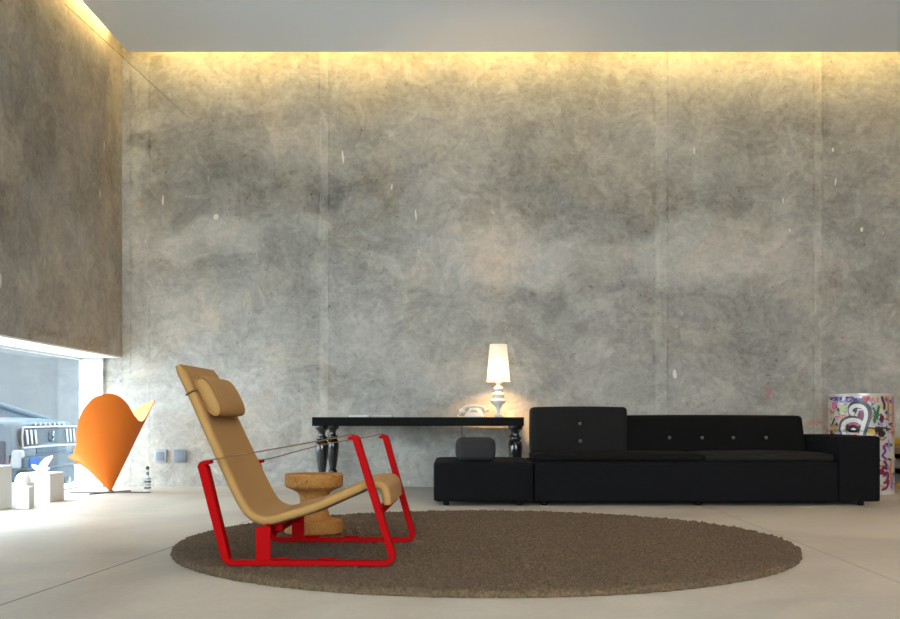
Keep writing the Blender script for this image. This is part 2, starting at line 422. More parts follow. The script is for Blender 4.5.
# drum
M['drum'] = plain('white_painted_steel', (.62, .58, .54), .35, .2, var=.08, nsc=12)
PAINT = {'white': (.72, .71, .70), 'grey': (.065, .07, .08), 'black': (.02, .018, .018), 'purple': (.10, .05, .28), 'blue': (.06, .06, .34), 'lilac': (.30, .26, .60), 'red': (.45, .03, .04),
         'pink': (.62, .12, .26), 'green': (.03, .16, .07), 'lime': (.50, .60, .28), 'yellow': (.62, .48, .06), 'orange': (.60, .20, .05), 'wine': (.20, .02, .07), 'tan': (.42, .26, .08), 'maroon': (.10, .02, .03), 'salmon': (.70, .26, .2)}
for k, v in PAINT.items(): M['p_'+k] = plain('spray_paint_'+k, v, .4, var=.06, nsc=30)
M['ply'] = plain('tan_plywood', (.42, .24, .09), .6, var=.12, nsc=9)
M['yellow'] = plain('yellow_lacquer', (.55, .36, .03), .45)
# car
M['car'] = plain('silver_blue_paint', (.032, .048, .062), .45, 0, .10, var=.03)
M['carlow'] = plain('steel_blue_paint', (.007, .019, .031), .5, 0, .05)
M['cardark'] = plain('slate_tail_panel', (.011, .019, .026), .5, 0, .06)
M['carpale'] = plain('pale_rubber', (.12, .125, .13), .6, 0, .1)
M['chrome'] = plain('chrome', (.13, .14, .15), .3, .6, .3, var=.02)
M['carglass'] = plain('tinted_glass', (.012, .02, .028), .2, 0, .15, var=.02)
M['tyre'] = plain('black_rubber', (.015, .016, .018), .8)
M['blue_refl'] = plain('deep_blue_reflection', (.004, .03, .11), .6, 0, .03)

# ------------------------------------------------------------------ the setting
YB, XL, XR, YF = 9.07, -3.05, 5.6, -4.0
XO, ZB = -3.44, 1.19                     # outer face of the left wall, underside of its beam
YW = 5.45                                # the strip window starts here; solid wall nearer the camera
ZC, YC, XC = 3.876, 8.77, -2.90          # ceiling slab underside and edges
struct(G().box((XO, YF-.3, -.41), (XR+.3, YB+.35, 0)).out('floor', M['floor'], None, False))
struct(G().box((-60, -40, -.5), (60, 60, -.412)).out('street_ground', M['street'], None, False))
struct(G().box((XO+.001, YB, 0), (XR+.3, YB+.35, 4.45)).out('wall_back', M['wall'], None, False))
struct(G().box((XO, YF-.3, ZB), (XL, YB-.001, 4.45), .006, 1).out('wall_left', M['wall_side'], None, False))
struct(G().box((XR, YF-.3, 0), (XR+.3, YB-.001, 4.45)).out('wall_right', M['rightpaint'], None, False))
struct(G().box((XO+.005, YB-.035, 0), (-3.215, YB-.001, ZB-.002), .004, 1).out('trim_1', M['pier'], None, False))
# white painted underside of the beam
struct(G().box((XO+.004, YW+.001, ZB-.012), (XL-.004, YB-.04, ZB+.001)).out('trim_2', M['whitepaint'], None, False))
struct(G().box((XC, YF-.3, ZC), (XR-.001, YC, ZC+.10)).out('ceiling', M['ceiling'], None, False))
struct(G().box((XL+.001, YF-.3, 4.32), (XR-.001, YB-.001, 4.45)).out('ceiling_upper', M['cove'], None, False))
# unseen front window behind the camera, added for daylight fill
FW0, FW1, FZ0, FZ1 = -2.9, 2.4, .12, 3.6
g = G()
g.box((XO, YF-.3, FZ1), (XR, YF, 4.45)); g.box((XO, YF-.3, 0), (XR, YF, FZ0)); g.box((XO, YF-.3, FZ0), (FW0, YF, FZ1)); g.box((FW1, YF-.3, FZ0), (XR, YF, FZ1))
struct(g.out('wall_front', M['whitepaint'], None, False))
g = G()
for i in range(6):
    x = FW0+(FW1-FW0)*i/5; g.box((x-.03, YF-.2, FZ0), (x+.03, YF-.12, FZ1))
g.box((FW0, YF-.2, FZ0), (FW1, YF-.12, FZ0+.06)); g.box((FW0, YF-.2, FZ1-.06), (FW1, YF-.12, FZ1))
wf = struct(g.out('fill_window', M['frame_metal'], None, False))
G().box((FW0, YF-.163, FZ0), (FW1, YF-.157, FZ1)).out('window_glass', M['glass'], wf, False, False)
# strip window along the left wall
struct(G().box((XO, YF-.3, 0), (XL, YW, ZB-.013), .006, 1).out('wall_left_low', M['wall_side'], None, False))
g = G(); g.box((XO+.005, YW, 0), (XO+.03, YB-.04, .012)); g.box((XO+.005, YW, ZB-.03), (XO+.03, YB-.04, ZB-.013))
for y in (YW+.002,): g.box((XO+.005, y, 0), (XO+.03, y+.03, ZB-.013))
wl = struct(g.out('window_1', M['frame_metal'], None, False))
G().box((XO+.014, YW+.01, .012), (XO+.020, YB-.04, ZB-.02)).out('window_glass', M['tinted'], wl, False, False)
# building across the way
struct(G().box((-34, 22, -.42), (-3.0, 22.4, 7)).out('outside_wall', M['facade'], None, False))
# cove light tubes
def cove(a, b, label):
    r = root('cove_light', ((a[0]+b[0])/2, (a[1]+b[1])/2, a[2]), label, 'light', 'cove lights above the ceiling edge')
    a = Vector(a); b = Vector(b); d = (b-a).normalized()
    G().tube([a, b], .018, 12).out('tube', M['tube'], r)
    for e_ in ((a-d*.03, a), (b, b+d*.03)): G().tube(list(e_), .022, 12).out('end_cap', M['white'], r)
    up = Vector((0, 0, .05)); 
    lo = Vector((min(a.x, b.x)-.02, min(a.y, b.y)-.02, a.z+.03)); hi = Vector((max(a.x, b.x)+.02, max(a.y, b.y)+.02, a.z+.07))
    G().box(lo, hi, .005, 1).out('housing', M['white'], r)
ZT = 4.06
xs = np.linspace(-2.86, 5.5, 7)
for i in range(6):
    o = cove((xs[i]+.06, 8.81, ZT), (xs[i+1]-.06, 8.81, ZT), 'warm fluorescent tube hidden in the ceiling cove along the back wall')
for i in range(4):
    y0 = 8.75-i*1.4
    cove((-2.955, y0-.06, ZT), (-2.955, y0-1.34, ZT), 'warm fluorescent tube hidden in the ceiling cove along the left wall')
for k, (x, y, w) in enumerate(((2.5, 2.4, 'nearest the camera over the bare floor'), (2.7, 5.0, 'over the right edge of the round rug'), (4.3, 3.6, 'nearest the right wall'), (1.0, 4.0, 'over the middle of the round rug'), (4.3, 6.4, 'over the right end of the sofa'))):  # unseen ceiling lamps, added to warm the right-hand floor and the rug
    r = root('fill_downlight', (x, y, ZC), 'added unseen warm round ceiling lamp '+w, 'light', 'added unseen ceiling lamps')
    G().lathe([(.085, 0), (.115, 0), (.118, -.004), (.112, -.010), (.088, -.010), (.085, 0)], (x, y, ZC-.001), 32).out('trim_ring', M['white'], r)
    G().lathe([(0, -.003), (.084, -.003), (.084, 0), (0, 0)], (x, y, ZC-.001), 32).out('diffuser', M['fill_lamp'], r)
# thin wire in the corner
G().tube([Vector((-3.045, 7.71, 3.86)), W(188, 117, 9.066)], .0018, 6).out('hanging_wire', M['steel'])
tag(bpy.data.objects['hanging_wire'], 'thin taut wire strung across the corner of the two concrete walls', 'wire')

# ------------------------------------------------------------------ rug
RC, RR = (.143, 4.955), 1.505
stp = .0075; n = int(RR/stp)+1
xs = np.arange(-n, n+1)*stp
gx, gy = np.meshgrid(xs, xs, indexing='ij')
jx = gx+np.random.uniform(-.003, .003, gx.shape); jy = gy+np.random.uniform(-.003, .003, gx.shape)
rr = np.sqrt(jx**2+jy**2); ok = rr < RR+stp*2.2
cl = np.where(rr > RR, RR/rr, 1.); jx = jx*cl; jy = jy*cl; rr = np.minimum(rr, RR)
def smooth2(a, k):
    for _ in range(k): a = (a+np.roll(a, 1, 0)+np.roll(a, -1, 0)+np.roll(a, 1, 1)+np.roll(a, -1, 1))/5
    return a
n1 = np.random.randn(*gx.shape); n2 = smooth2(np.random.randn(*gx.shape), 3); n3 = smooth2(np.random.randn(*gx.shape), 14)
z = .026+.0046*n1+.0045*n2+.004*n3
e = np.clip((rr-(RR-.035))/.035, 0, 1)
z = np.maximum(z*np.sqrt(np.clip(1-e**3.5, 0, 1)), .001)
_u = (jx+RC[0]+.581)*math.cos(-.0262)+(jy+RC[1]-4.42)*math.sin(-.0262); _v = -(jx+RC[0]+.581)*math.sin(-.0262)+(jy+RC[1]-4.42)*math.cos(-.0262)
press = ((np.abs(np.abs(_v)-.385) < .042) & (_u > -.38) & (_u < .43)) | (np.hypot(jx+RC[0]+.744, jy+RC[1]-5.22) < .172)
z = np.where(press, np.minimum(z, .0235), z)                     # pile pressed down under the furniture
k = np.where(rr > RR-.05, 1+.006*n2, 1)
idx = -np.ones(gx.shape, int); idx[ok] = np.arange(ok.sum())
V = np.stack([(jx*k)[ok]+RC[0], (jy*k)[ok]+RC[1], z[ok]], 1)
q = np.stack([idx[:-1, :-1], idx[1:, :-1], idx[1:, 1:], idx[:-1, 1:]], -1).reshape(-1, 4); q = q[(q >= 0).all(1)]
me = bpy.data.meshes.new('round_rug'); me.vertices.add(len(V)); me.vertices.foreach_set('co', V.ravel())
me.loops.add(q.size); me.loops.foreach_set('vertex_index', q.ravel().astype(np.int32)); me.polygons.add(len(q)); me.polygons.foreach_set('loop_start', np.arange(len(q))*4)
me.update(calc_edges=True); me.validate(); me.materials.append(M['rug']); me.polygons.foreach_set('use_smooth', np.ones(len(q), bool))
ro = bpy.data.objects.new('round_rug', me); COL.objects.link(ro)
tag(ro, 'large round shaggy grey-brown rug on the concrete floor', 'rug')
RT = .027                                # pile height that carries furniture

# ------------------------------------------------------------------ lounge chair
CO = Vector((-.581, 4.42, 0)); CA = math.radians(-1.5)
ch = root('lounge_chair', CO, 'low lounge chair with tan canvas sling seat on red steel runners', 'chair', None, CA)
outer = [(-.598, .843), (-.539, .728), (-.453, .542), (-.373, .37), (-.318, .262), (-.281, .214), (-.234, .189), (-.188, .184), (-.108, .206), (.001, .239), (.11, .285), (.219, .333)]
op = catmull([Vector((a, b)) for a, b in outer], 6)
TH = .036
cen = []
for i, p_ in enumerate(op):
    a = op[max(0, i-1)]; b = op[min(len(op)-1, i+1)]; tt = (b-a).normalized(); nr = Vector((-tt.y, tt.x))
    cen.append(p_+nr*TH/2)
cen += catmull([cen[-1], Vector((.262, .352)), Vector((.286, .344)), Vector((.299, .322)), Vector((.305, .268))], 4)[1:]
# cross-section: rounded thin slab with a slight hammock dip
HW = .30
def sect():
    s = []; k = 14
    for i in range(k+1): s.append((-HW+TH/2+(2*HW-TH)*i/k, 1))
    for i in range(1, 6): a = PI/2-PI*i/6; s.append((HW-TH/2+TH/2*math.cos(a), math.sin(a)))
    for i in range(k+1): s.append((HW-TH/2-(2*HW-TH)*i/k, -1))
    for i in range(1, 6): a = -PI/2-PI*i/6; s.append((-HW+TH/2+TH/2*math.cos(a), math.sin(a)))
    return s
S = sect(); ns = len(S); vs = []; fs = []
for i, p_ in enumerate(cen):
    a = cen[max(0, i-1)]; b = cen[min(len(cen)-1, i+1)]; tt = (b-a).normalized(); nr = Vector((-tt.y, tt.x))
    f = i/(len(cen)-1); dip = .016*math.sin(PI*min(1, max(0, f)))**.6 if 0 < f < 1 else 0
    tw = TH if f > .02 else TH*.75
    tp_ = 1-.08*max(0, min(1, (p_.y-.35)/.5))
    for (vv_, sg) in S:
        vv_ = vv_*tp_; d = dip*(1-(vv_/HW)**2)
        q = p_+nr*(sg*tw/2-d); vs.append((q.x, vv_, q.y))
for i in range(len(cen)-1):
    for k in range(ns): fs.append((i*ns+k, i*ns+(k+1) % ns, (i+1)*ns+(k+1) % ns, (i+1)*ns+k))
fs.append(tuple(reversed(range(ns)))); fs.append(tuple(range((len(cen)-1)*ns, len(cen)*ns)))
seat = mesh('sling_seat', vs, fs, M['tan'], ch)
bm = bmesh.new(); bm.from_mesh(seat.data); bmesh.ops.recalc_face_normals(bm, faces=bm.faces); bm.to_mesh(seat.data); bm.free(); shade(seat, 50)
# seams along both edges of the sling
for sgn in (-1, 1):
    pts = []
    for i in range(2, len(cen)-4):
        a = cen[i-1]; b = cen[i+1]; tt = (b-a).normalized(); nr = Vector((-tt.y, tt.x)); q = cen[i]+nr*(TH/2-.0018-.016*.0)
        f = i/(len(cen)-1); d = .016*math.sin(PI*f)**.6*(1-((HW-.028)/HW)**2); q = q-nr*d
        pts.append((q.x, sgn*(HW-.028)*(1-.08*max(0, min(1, (cen[i].y-.35)/.5))), q.y))
    G().tube(pts, .0026, 6).out('seam', M['tan'], seat, True, False)
# headrest bolster
hc = Vector((-.468, .724)); ha = math.atan2(.118, -.064)       # along the back
ex = Vector((math.cos(ha), math.sin(ha))); ey = Vector((ex.y, -ex.x))
ringn = 28; prof = []
L = .220
for k in range(9):
    a = PI/2*k/8; prof.append((-L+.022*(1-math.sin(a)), 1-.16*(1-math.sin(a))-(.84 if k == 0 else 0)))
prof[0] = (-L, .0); prof.insert(1, (-L+.001, .55))
prof += [(-L*.5, 1.01), (0, 1.015), (L*.5, 1.01)]
prof += [(-a, b) for a, b in reversed(prof[:-3])]
vs = []; fs = []
for (vv_, sc_) in prof:
    for k in range(ringn):
        a = 2*PI*k/ringn; c_, s_ = math.cos(a), math.sin(a)
        c_ = math.copysign(abs(c_)**.85, c_); s_ = math.copysign(abs(s_)**.85, s_)
        q = hc+ex*.094*sc_*c_+ey*.034*sc_*s_; vs.append((q.x, vv_, q.y))
for i in range(len(prof)-1):
    for k in range(ringn): fs.append((i*ringn+k, i*ringn+(k+1) % ringn, (i+1)*ringn+(k+1) % ringn, (i+1)*ringn+k))
hr = mesh('headrest', vs, fs, M['tan'], ch)
bm = bmesh.new(); bm.from_mesh(hr.data); bmesh.ops.remove_doubles(bm, verts=bm.verts, dist=1e-5); bmesh.ops.recalc_face_normals(bm, faces=bm.faces); bm.to_mesh(hr.data); bm.free(); shade(hr, 60)
for sgn in (-1, 1):
    ring = []
    for k in range(24):
        a = 2*PI*k/24; q = hc+ex*.0935*math.cos(a)*.975+ey*.034*math.sin(a)*.975; ring.append((q.x, sgn*(L-.013), q.y))
    G().tube(ring, .003, 6, True).out('piping', M['tan'], hr, True, False)
# cords that hold the bolster round the back
def backpt(w, side):
    for i in range(len(cen)-1):
        if cen[i].y >= w >= cen[i+1].y:
            tt = (cen[i+1]-cen[i]).normalized(); nr = Vector((-tt.y, tt.x)); return cen[i]+nr*side
for k, w in enumerate((.728, .716)):
    HW_ = HW*.945; o_ = backpt(w, -TH/2-.003); i_ = backpt(w-.004, TH/2+.004)
    pts = [(i_.x, -HW_+.03, i_.y), (i_.x-.004, -HW_-.002, i_.y), (o_.x, -HW_-.003, o_.y), (o_.x-.002, -HW_+.03, o_.y), (o_.x-.002, HW_-.03, o_.y), (o_.x, HW_+.003, o_.y), (i_.x-.004, HW_+.002, i_.y), (i_.x, HW_-.03, i_.y)]
    G().tube(arcpath(pts, .006, 3), .0032, 8).out('cord', M['leather'], ch, True, False)
# red side frames
FV = .385
def fr(v0, nm):
    fa = 1 if v0 > 0 else 0
    dsp = lambda pt: Vector((pt[0]+fa*(.028+.018*max(0, pt[1]-.04)/.5), pt[1]-fa*(.010*max(0, pt[1]-.04)/.5+(.022 if pt[0] < -.3 and pt[1] > .3 else 0))))
    path = arcpath([dsp(pp_) for pp_ in [(-.405, .4515), (-.440, .444), (-.338, RT+.013), (.347, RT+.013), (.187, .552), (.158, .547)]], [.030, .030, .036, .038], 7)
    b = bar(path, v0, .026, lambda s: float(np.interp(s, (0, .05, .22, .285, .33, .64, .69, .94, 1), (.014, .020, .042, .030, .023, .023, .030, .023, .012))), .003)
    b.out('side_frame', M['red'], ch, True, False)
    s_ = catmull([dsp(pp_) for pp_ in [Vector((.190, .550)), Vector((.180, .5605)), Vector((.160, .5615)), Vector((.10, .5485)), Vector((-.12, .5085)), Vector((-.36, .4665)), Vector((-.425, .4565)), Vector((-.440, .449))]], 5)
    bar(s_, v0, .024, .005, .0015).out('armrest_strap', M['leather'], ch, True, False)
    sg = 1 if v0 > 0 else -1
    G().box((-.222, v0-.007, RT+.018), (-.162, v0+.007, .186), .002, 1).out('bracket', M['red'], ch, True, False)
    for u in (-.12, .07):
        G().box((u-.035, v0-.019, RT+.0265), (u+.035, v0+.019, RT+.032), .002, 1).out('bolt_plate', M['red'], ch, True, False)
for v0 in (-FV, FV): fr(v0, '')
G().box((.280, -FV, .232), (.294, FV, .274), .003, 1).out('front_crossbar', M['red'], ch, True, False)
cp = arcpath([(-.192, -FV, .178), (-.192, -.24, .178), (-.192, -.17, .140), (-.192, .17, .140), (-.192, .24, .178), (-.192, FV, .178)], .05, 5)
G().tube(cp, .012, 12).out('crossmember', M['red'], ch, True, False)
for v0 in (-.18, .18): G().box((-.23, v0-.02, .145), (-.15, v0+.02, .190), .004, 1).out('seat_bracket', M['red'], ch, True, False)

# ------------------------------------------------------------------ cork stool
sp = W(314, 532, 5.22); sp.z = RT-.002; assert abs(sp.x+.744) < .01
o = G().lathe([(0, 0), (.146, 0), (.153, .006), (.153, .060), (.147, .068), (.10, .076), (.082, .090), (.074, .115), (.072, .150), (.074, .190), (.084, .212), (.112, .228), (.147, .243), (.153, .252), (.153, .306), (.147, .312), (0, .312)], (0, 0, 0), 64).out('cork_stool', M['cork'])
o.location = sp
tag(o, 'turned cork stool with wide top and base standing on the round rug', 'stool')

# ------------------------------------------------------------------ sofa
sy0, sy1 = 7.08, 8.03; s0 = F/sy0
SX = lambda px, Y=sy0: (px-CX)*Y/F
sf = root('sofa', (SX(657), 7.55, 0), 'long low black upholstered sofa with open platform at its left end', 'sofa')
xl, xs1, xr, xi = SX(433.5), SX(534), SX(881), SX(839)
G().soft((xl, sy0, .028), (xs1-.002, sy1, .315), .022, 12, (.004, .004, .004)).out('platform', M['sofa'], sf)
G().soft((xs1+.002, sy0, .028), (xi-.001, sy1, .315), .020, 16, (.002, .004, 0)).out('base', M['sofa'], sf)
G().soft((xi+.001, sy0, .028), (xr, sy1, .501), .018, 12, (.001, .003, .002)).out('armrest', M['sofa'], sf)
# long back with four buttons
by0, by1 = 7.72, 8.02
bz1 = H-(415.5-CY)*by0/F
bt = [(px, 437.7) for px in (669.8, 702.7, 733.9, 766.5)]
bp = [W(px, py, by0) for px, py in bt]
xb1 = SX(808, by0)
def lean(v): return Vector((v.x-(.035*max(0, (v.z-.3)/.35) if v.x > xb1-.06 else 0), v.y+.06*(v.z-.3), v.z))
bk = G().soft((SX(598, by0), by0, .30), (xb1, by1-.03, bz1), .030, 40, (0, .012, .006), [(1, -1, p_.x, p_.z, .022, .05) for p_ in bp], lean).out('backrest', M['sofa_back'], sf)
for p_ in bp:
    q = Vector((p_.x, by0-.012+.06*(p_.z-.3)+.012, p_.z))
    G().lathe([(0, .007), (.008, .006), (.013, .002), (.014, 0), (0, 0)], q, 16, Matrix.Rotation(PI/2, 3, 'X')).out('button', M['button'], bk)
# tall back cushion with two buttons
cy0, cy1 = 7.46, 7.70
cp_ = [W(580, 423.5, cy0), W(580.5, 441, cy0)]
x0, x1 = SX(531.5, cy0), SX(627.5, cy0); z0, z1 = .355, H-(407-CY)*cy0/F
cu = G().soft((x0, cy0, z0), (x1, cy1, z1), .030, 30, (.006, .02, .006), [(1, -1, p_.x, p_.z, .028, .06) for p_ in cp_]).out('back_cushion', M['charcoal'], sf)
for p_ in cp_:
    q = Vector((p_.x, cy0+.006, p_.z)); G().lathe([(0, .007), (.008, .006), (.013, .002), (.014, 0), (0, 0)], q, 16, Matrix.Rotation(PI/2, 3, 'X')).out('button', M['button'], cu)
# seat cushions
G().soft((SX(535.5, 7.14), 7.12, .312), (SX(704, 7.14), 7.80, .375), .028, 14, (.003, .008, .012)).out('seat_cushion', M['sofa_back'], sf)
G().soft((SX(704, 7.14), 7.12, .312), (xi-.012, 7.80, .372), .026, 14, (.003, .008, .016)).out('seat_cushion', M['seatgrey'], sf)
for fx in (SX(446), SX(520), SX(545), SX(700), SX(864)):
    for fy in (7.14, 7.95):
        G().lathe([(0, 0), (.020, 0), (.022, .004), (.022, .034), (0, .034)], (fx, fy, 0), 16).out('foot', M['black'], sf)
# loose block cushion
a = W(475.5, 462, 7.25)
o = G().soft((a.x-.140, 7.14, .3205), (a.x+.140, 7.42, .488), .042, 14, (.008, .008, 0)).out('block_cushion', M['pouf'])
tag(o, 'small rounded charcoal block cushion sitting on the platform end of the sofa', 'cushion')

# ------------------------------------------------------------------ console table
ty0, ty1, tz = 8.10, 9.02, .637
tb = root('console_table', (-.3, 8.55, 0), 'long black lacquered table with turned legs against the concrete wall', 'table')
tx0, tx1 = SX(312, ty0), SX(524, ty0)
G().box((tx0, ty0, tz-.073), (tx1, ty1, tz), .002, 1).out('tabletop', M['tabletop'], tb)
legp = [(0, .0), (.026, 0), (.030, .006), (.030, .022), (.022, .034), (.024, .055), (.034, .070), (.036, .088), (.034, .10), (.024, .112), (.022, .125), (.038, .138), (.040, .15), (.038, .160), (.028, .170), (.031, .19), (.040, .24), (.049, .31), (.054, .36), (.055, .40), (.048, .432), (.036, .444), (.045, .452), (.048, .462), (.045, .472), (.030, .48), (.026, .50), (.034, .522), (.050, .534), (.056, .545), (.056, .565), (0, .565)]
for lx, ly in ((SX(322, 8.2), 8.2), (SX(516, 8.2), 8.2), (SX(322, 8.2), 8.93), (SX(514.3, 8.93), 8.93)):
    G().lathe(legp, (lx, ly, 0), 32).out('leg', M['lacquer'], tb)

# lamp
lp = W(498.3, 415, 8.78); lp.z = tz
lm = root('table_lamp', lp, 'lit white table lamp with tall tapered shade on the black table', 'lamp')
G().lathe([(0, 0), (.042, 0), (.044, .005), (.036, .011), (.020, .018), (.016, .035), (.018, .07), (.030, .095), (.052, .112), (.066, .128), (.070, .142), (.062, .156), (.042, .166), (.036, .178), (.050, .184), (.056, .193), (.050, .203), (.032, .210), (.026, .220), (.036, .228), (.042, .240), (.038, .252), (.024, .262), (.016, .268), (.016, .275), (.026, .281), (.032, .292), (.032, .302), (.024, .312), (.012, .318), (.010, .33), (0, .33)], lp, 40).out('base', M['ceramic'], lm)
# shade open at both ends, thin cloth
shz0, shz1, r0, r1 = .300, .610, .101, .075
nseg = 48; vs = []; fs = []
for (r_, z_) in ((r0, shz0), (r1, shz1), (r1-.002, shz1), (r0-.002, shz0)):
    for i in range(nseg): a = 2*PI*i/nseg; vs.append((r_*math.cos(a), r_*math.sin(a), z_))
for k in range(4):
    for i in range(nseg): fs.append((k*nseg+i, k*nseg+(i+1) % nseg, ((k+1) % 4)*nseg+(i+1) % nseg, ((k+1) % 4)*nseg+i))
lm.scale = (1.03, 1.03, 1.06)
mesh('lamp_shade', vs, fs, M['shade'], lm)
G().lathe([(0, .335), (.012, .335), (.014, .36), (.028, .385), (.032, .41), (.026, .435), (.012, .448), (0, .45)], lp, 20).out('bulb', M['bulb'], lm)
G().tube([lp+Vector((-.074, 0, .60)), lp+Vector((.074, 0, .60))], .002, 6).tube([lp+Vector((0, 0, .33)), lp+Vector((0, 0, .60))], .003, 6).out('shade_carrier', M['steel'], lm)

# telephone
pp = W(474, 416, 8.55); pp.z = tz
ph = root('telephone', pp, 'ivory old-fashioned telephone with handset on the black table beside the lamp', 'telephone')
def tp(x, y, z): return pp+Vector((x, y, z))
bm = bmesh.new()
lv = [(.076, .085, 0), (.078, .087, .012), (.066, .07, .035), (.048, .045, .058), (.040, .035, .066)]
g = G(); vs = []; fs = []
for (a, b, z_) in lv:
    for (sx, sy) in ((-1, -1), (-.7, -1.08), (.7, -1.08), (1, -1), (1.06, -.6), (1.06, .6), (1, 1), (.7, 1.08), (-.7, 1.08), (-1, 1), (-1.06, .6), (-1.06, -.6)):
        vs.append(tp(sx*a, sy*b+.012*(z_/.066), z_))
for k in range(len(lv)-1):
    for i in range(12): fs.append((k*12+i, k*12+(i+1) % 12, (k+1)*12+(i+1) % 12, (k+1)*12+i))
fs.append(tuple(reversed(range(12)))); fs.append(tuple(range((len(lv)-1)*12, len(lv)*12)))
G().add(vs, fs).out('body', M['phone'], ph)
dr = Matrix.Rotation(math.radians(58), 3, 'X')
G().lathe([(0, 0), (.036, 0), (.038, .004), (.034, .008), (.014, .007), (0, .009)], tp(0, -.056, .034), 28, dr).out('dial', M['phonegrey'], ph)
for sx in (-1, 1):
    G().box(tp(sx*.032-.008, -.01, .060), tp(sx*.032+.008, .045, .078), .004, 2).out('cradle', M['phone'], ph)
hp = catmull([tp(-.103, .012, .058), tp(-.094, .012, .074), tp(-.06, .012, .090), tp(0, .012, .096), tp(.06, .012, .090), tp(.094, .012, .074), tp(.103, .012, .058)], 5)
hs = G().tube(hp, .0125, 12); 
hs.lathe([(0, -.012), (.022, -.012), (.027, -.004), (.025, .012), (.014, .022), (0, .024)], tp(-.102, .012, .052), 20, Matrix.Rotation(.35, 3, 'Y')).lathe([(0, -.012), (.022, -.012), (.027, -.004), (.025, .012), (.014, .022), (0, .024)], tp(.102, .012, .052), 20, Matrix.Rotation(-.35, 3, 'Y'))
hs.out('handset', M['phone'], ph)
cp = [tp(-.11, .012, .045), tp(-.125, .012, .03), tp(-.14, .01, .012), tp(-.12, .02, .004), tp(-.08, .05, .004)]
cc = []
sm = catmull(cp, 20)
for i, p_ in enumerate(sm): a = i*1.3; cc.append(p_+Vector((.003*math.cos(a), .003*math.sin(a), .0015*math.sin(a)+.001)))
G().tube(cc, .002, 6).out('coiled_cord', M['phone'], ph)
G().tube(catmull([tp(-.03, .09, .01), tp(-.06, .2, .004), tp(-.095, .40, .004), tp(-.098, .475, .001), tp(-.10, .49, -.03), tp(-.10, .49, -.12), tp(-.10, .49, -.34), tp(-.09, .495, -.632)], 6), .0028, 6).out('line_cord', M['black'], ph)
# magazines
for (a, b, yy, m_, lab) in ((349, 369, 8.35, 'paper', 'white paper stack lying on the black table above its left legs'), (371.5, 392, 8.42, 'papergrey', 'grey-white folded paper lying on the black table, nearer the telephone')):
    x0, x1 = SX(a, yy), SX(b, yy)
    r = root('paper_stack', ((x0+x1)/2, yy+.12, tz), lab, 'papers', None)
    for k in range(3):
        d = random.uniform(-.006, .006); zz = tz+.0055*k
        G().box((x0+d, yy+d, zz+.0005), (x1+d, yy+.24+d, zz+.0055), .001, 1).out('sheet', M['paper' if k != 1 else m_], r, False)

# ------------------------------------------------------------------ wall sockets
for px, m_, lab in ((161, 'outlet', 'grey wall socket low on the concrete wall, the one nearer the orange cone chair'), (180.5, 'outletdark', 'grey wall socket low on the concrete wall, the one nearer the tan lounge chair')):
    c_ = W(px, 456, 9.07)
    r = root('wall_socket', (c_.x, 9.07, c_.z), lab, 'socket')
    G().box((c_.x-.055, 9.045, c_.z-.058), (c_.x+.055, 9.0695, c_.z+.058), .006, 2).out('cover_plate', M[m_], r)
    G().box((c_.x-.038, 9.040, c_.z-.040), (c_.x+.038, 9.046, c_.z+.040), .004, 2).out('insert', M['outletdark'], r)

# ------------------------------------------------------------------ orange cone chair
ca = W(110.5, 493, 8.30); ca.z = .012; sc_ = 8.30/F
oc = root('cone_chair', (ca.x, ca.y, 0), 'orange heart-shaped cone chair poised on its point by the window', 'chair', None, math.radians(19.2))
tab = [(-180, 31), (-150, 37), (-124, 48), (-110, 63), (-95.5, 81), (-83.6, 93), (-72, 97), (-63.6, 95), (-55, 88), (-44, 77), (-32, 71), (-21, 70), (-11, 73), (-5, 83), (0, 92), (12, 92), (30, 88), (44, 81), (70, 70), (100, 58), (128, 48), (140, 44), (150, 41), (165, 36), (172, 34), (180, 31)]
ph_ = np.array([a for a, b in tab], float); hh_ = np.array([b for a, b in tab], float)
nphi, nr_ = 144, 26; tk = .007
def cone(rs):
    vs = []
    for k in range(nr_+1):
        f = .02+.98*k/nr_
        for i in range(nphi):
            d = -180+360*i/nphi; a = math.radians(d)
            hq = float(np.interp(d, ph_, hh_))
            hq = sum(float(np.interp(((d+e+180) % 360)-180, ph_, hh_)) for e in (-2, 0, 2))/3
            hz = hq*f*sc_
            r_ = hz*.70*(1+.30*math.exp(-((d-171)/8.)**2)*max(0, f-.65)/.35)+rs
            vs.append((hz*-.236+r_*math.cos(a), r_*math.sin(a), hz))
    return vs
vo, vi = cone(tk/2), cone(-tk/2*.9+.0)
def grid_f(b, flip):
    fs = []
    for k in range(nr_):
        for i in range(nphi):
            j = (i+1) % nphi; q = (b+k*nphi+i, b+k*nphi+j, b+(k+1)*nphi+j, b+(k+1)*nphi+i)
            fs.append(tuple(reversed(q)) if flip else q)
    return fs
N0 = len(vo); fs = grid_f(0, False)
rim = [(nr_*nphi+i, nr_*nphi+(i+1) % nphi, N0+nr_*nphi+(i+1) % nphi, N0+nr_*nphi+i) for i in range(nphi)]
P_ = [Vector((0, 0, ca.z))+Vector(v) for v in vo+vi]
mesh('cone_shell', P_, fs+rim+[tuple(reversed(range(nphi)))], M['orange'], oc)
mesh('cone_lining', P_, grid_f(N0, True), M['cream'], oc)
g = G()
for a_, l_ in ((math.radians(-17), .33), (math.radians(160), .34), (math.radians(42), .22), (math.radians(222), .22)):
    g.tube([(0, 0, .008), (l_*math.cos(a_), l_*math.sin(a_), .006)], .006, 8)
g.lathe([(0, 0), (.03, 0), (.03, .012), (.014, .03), (0, .03)], (0, 0, 0), 20)
g.out('base', M['steel'], oc, True, False)
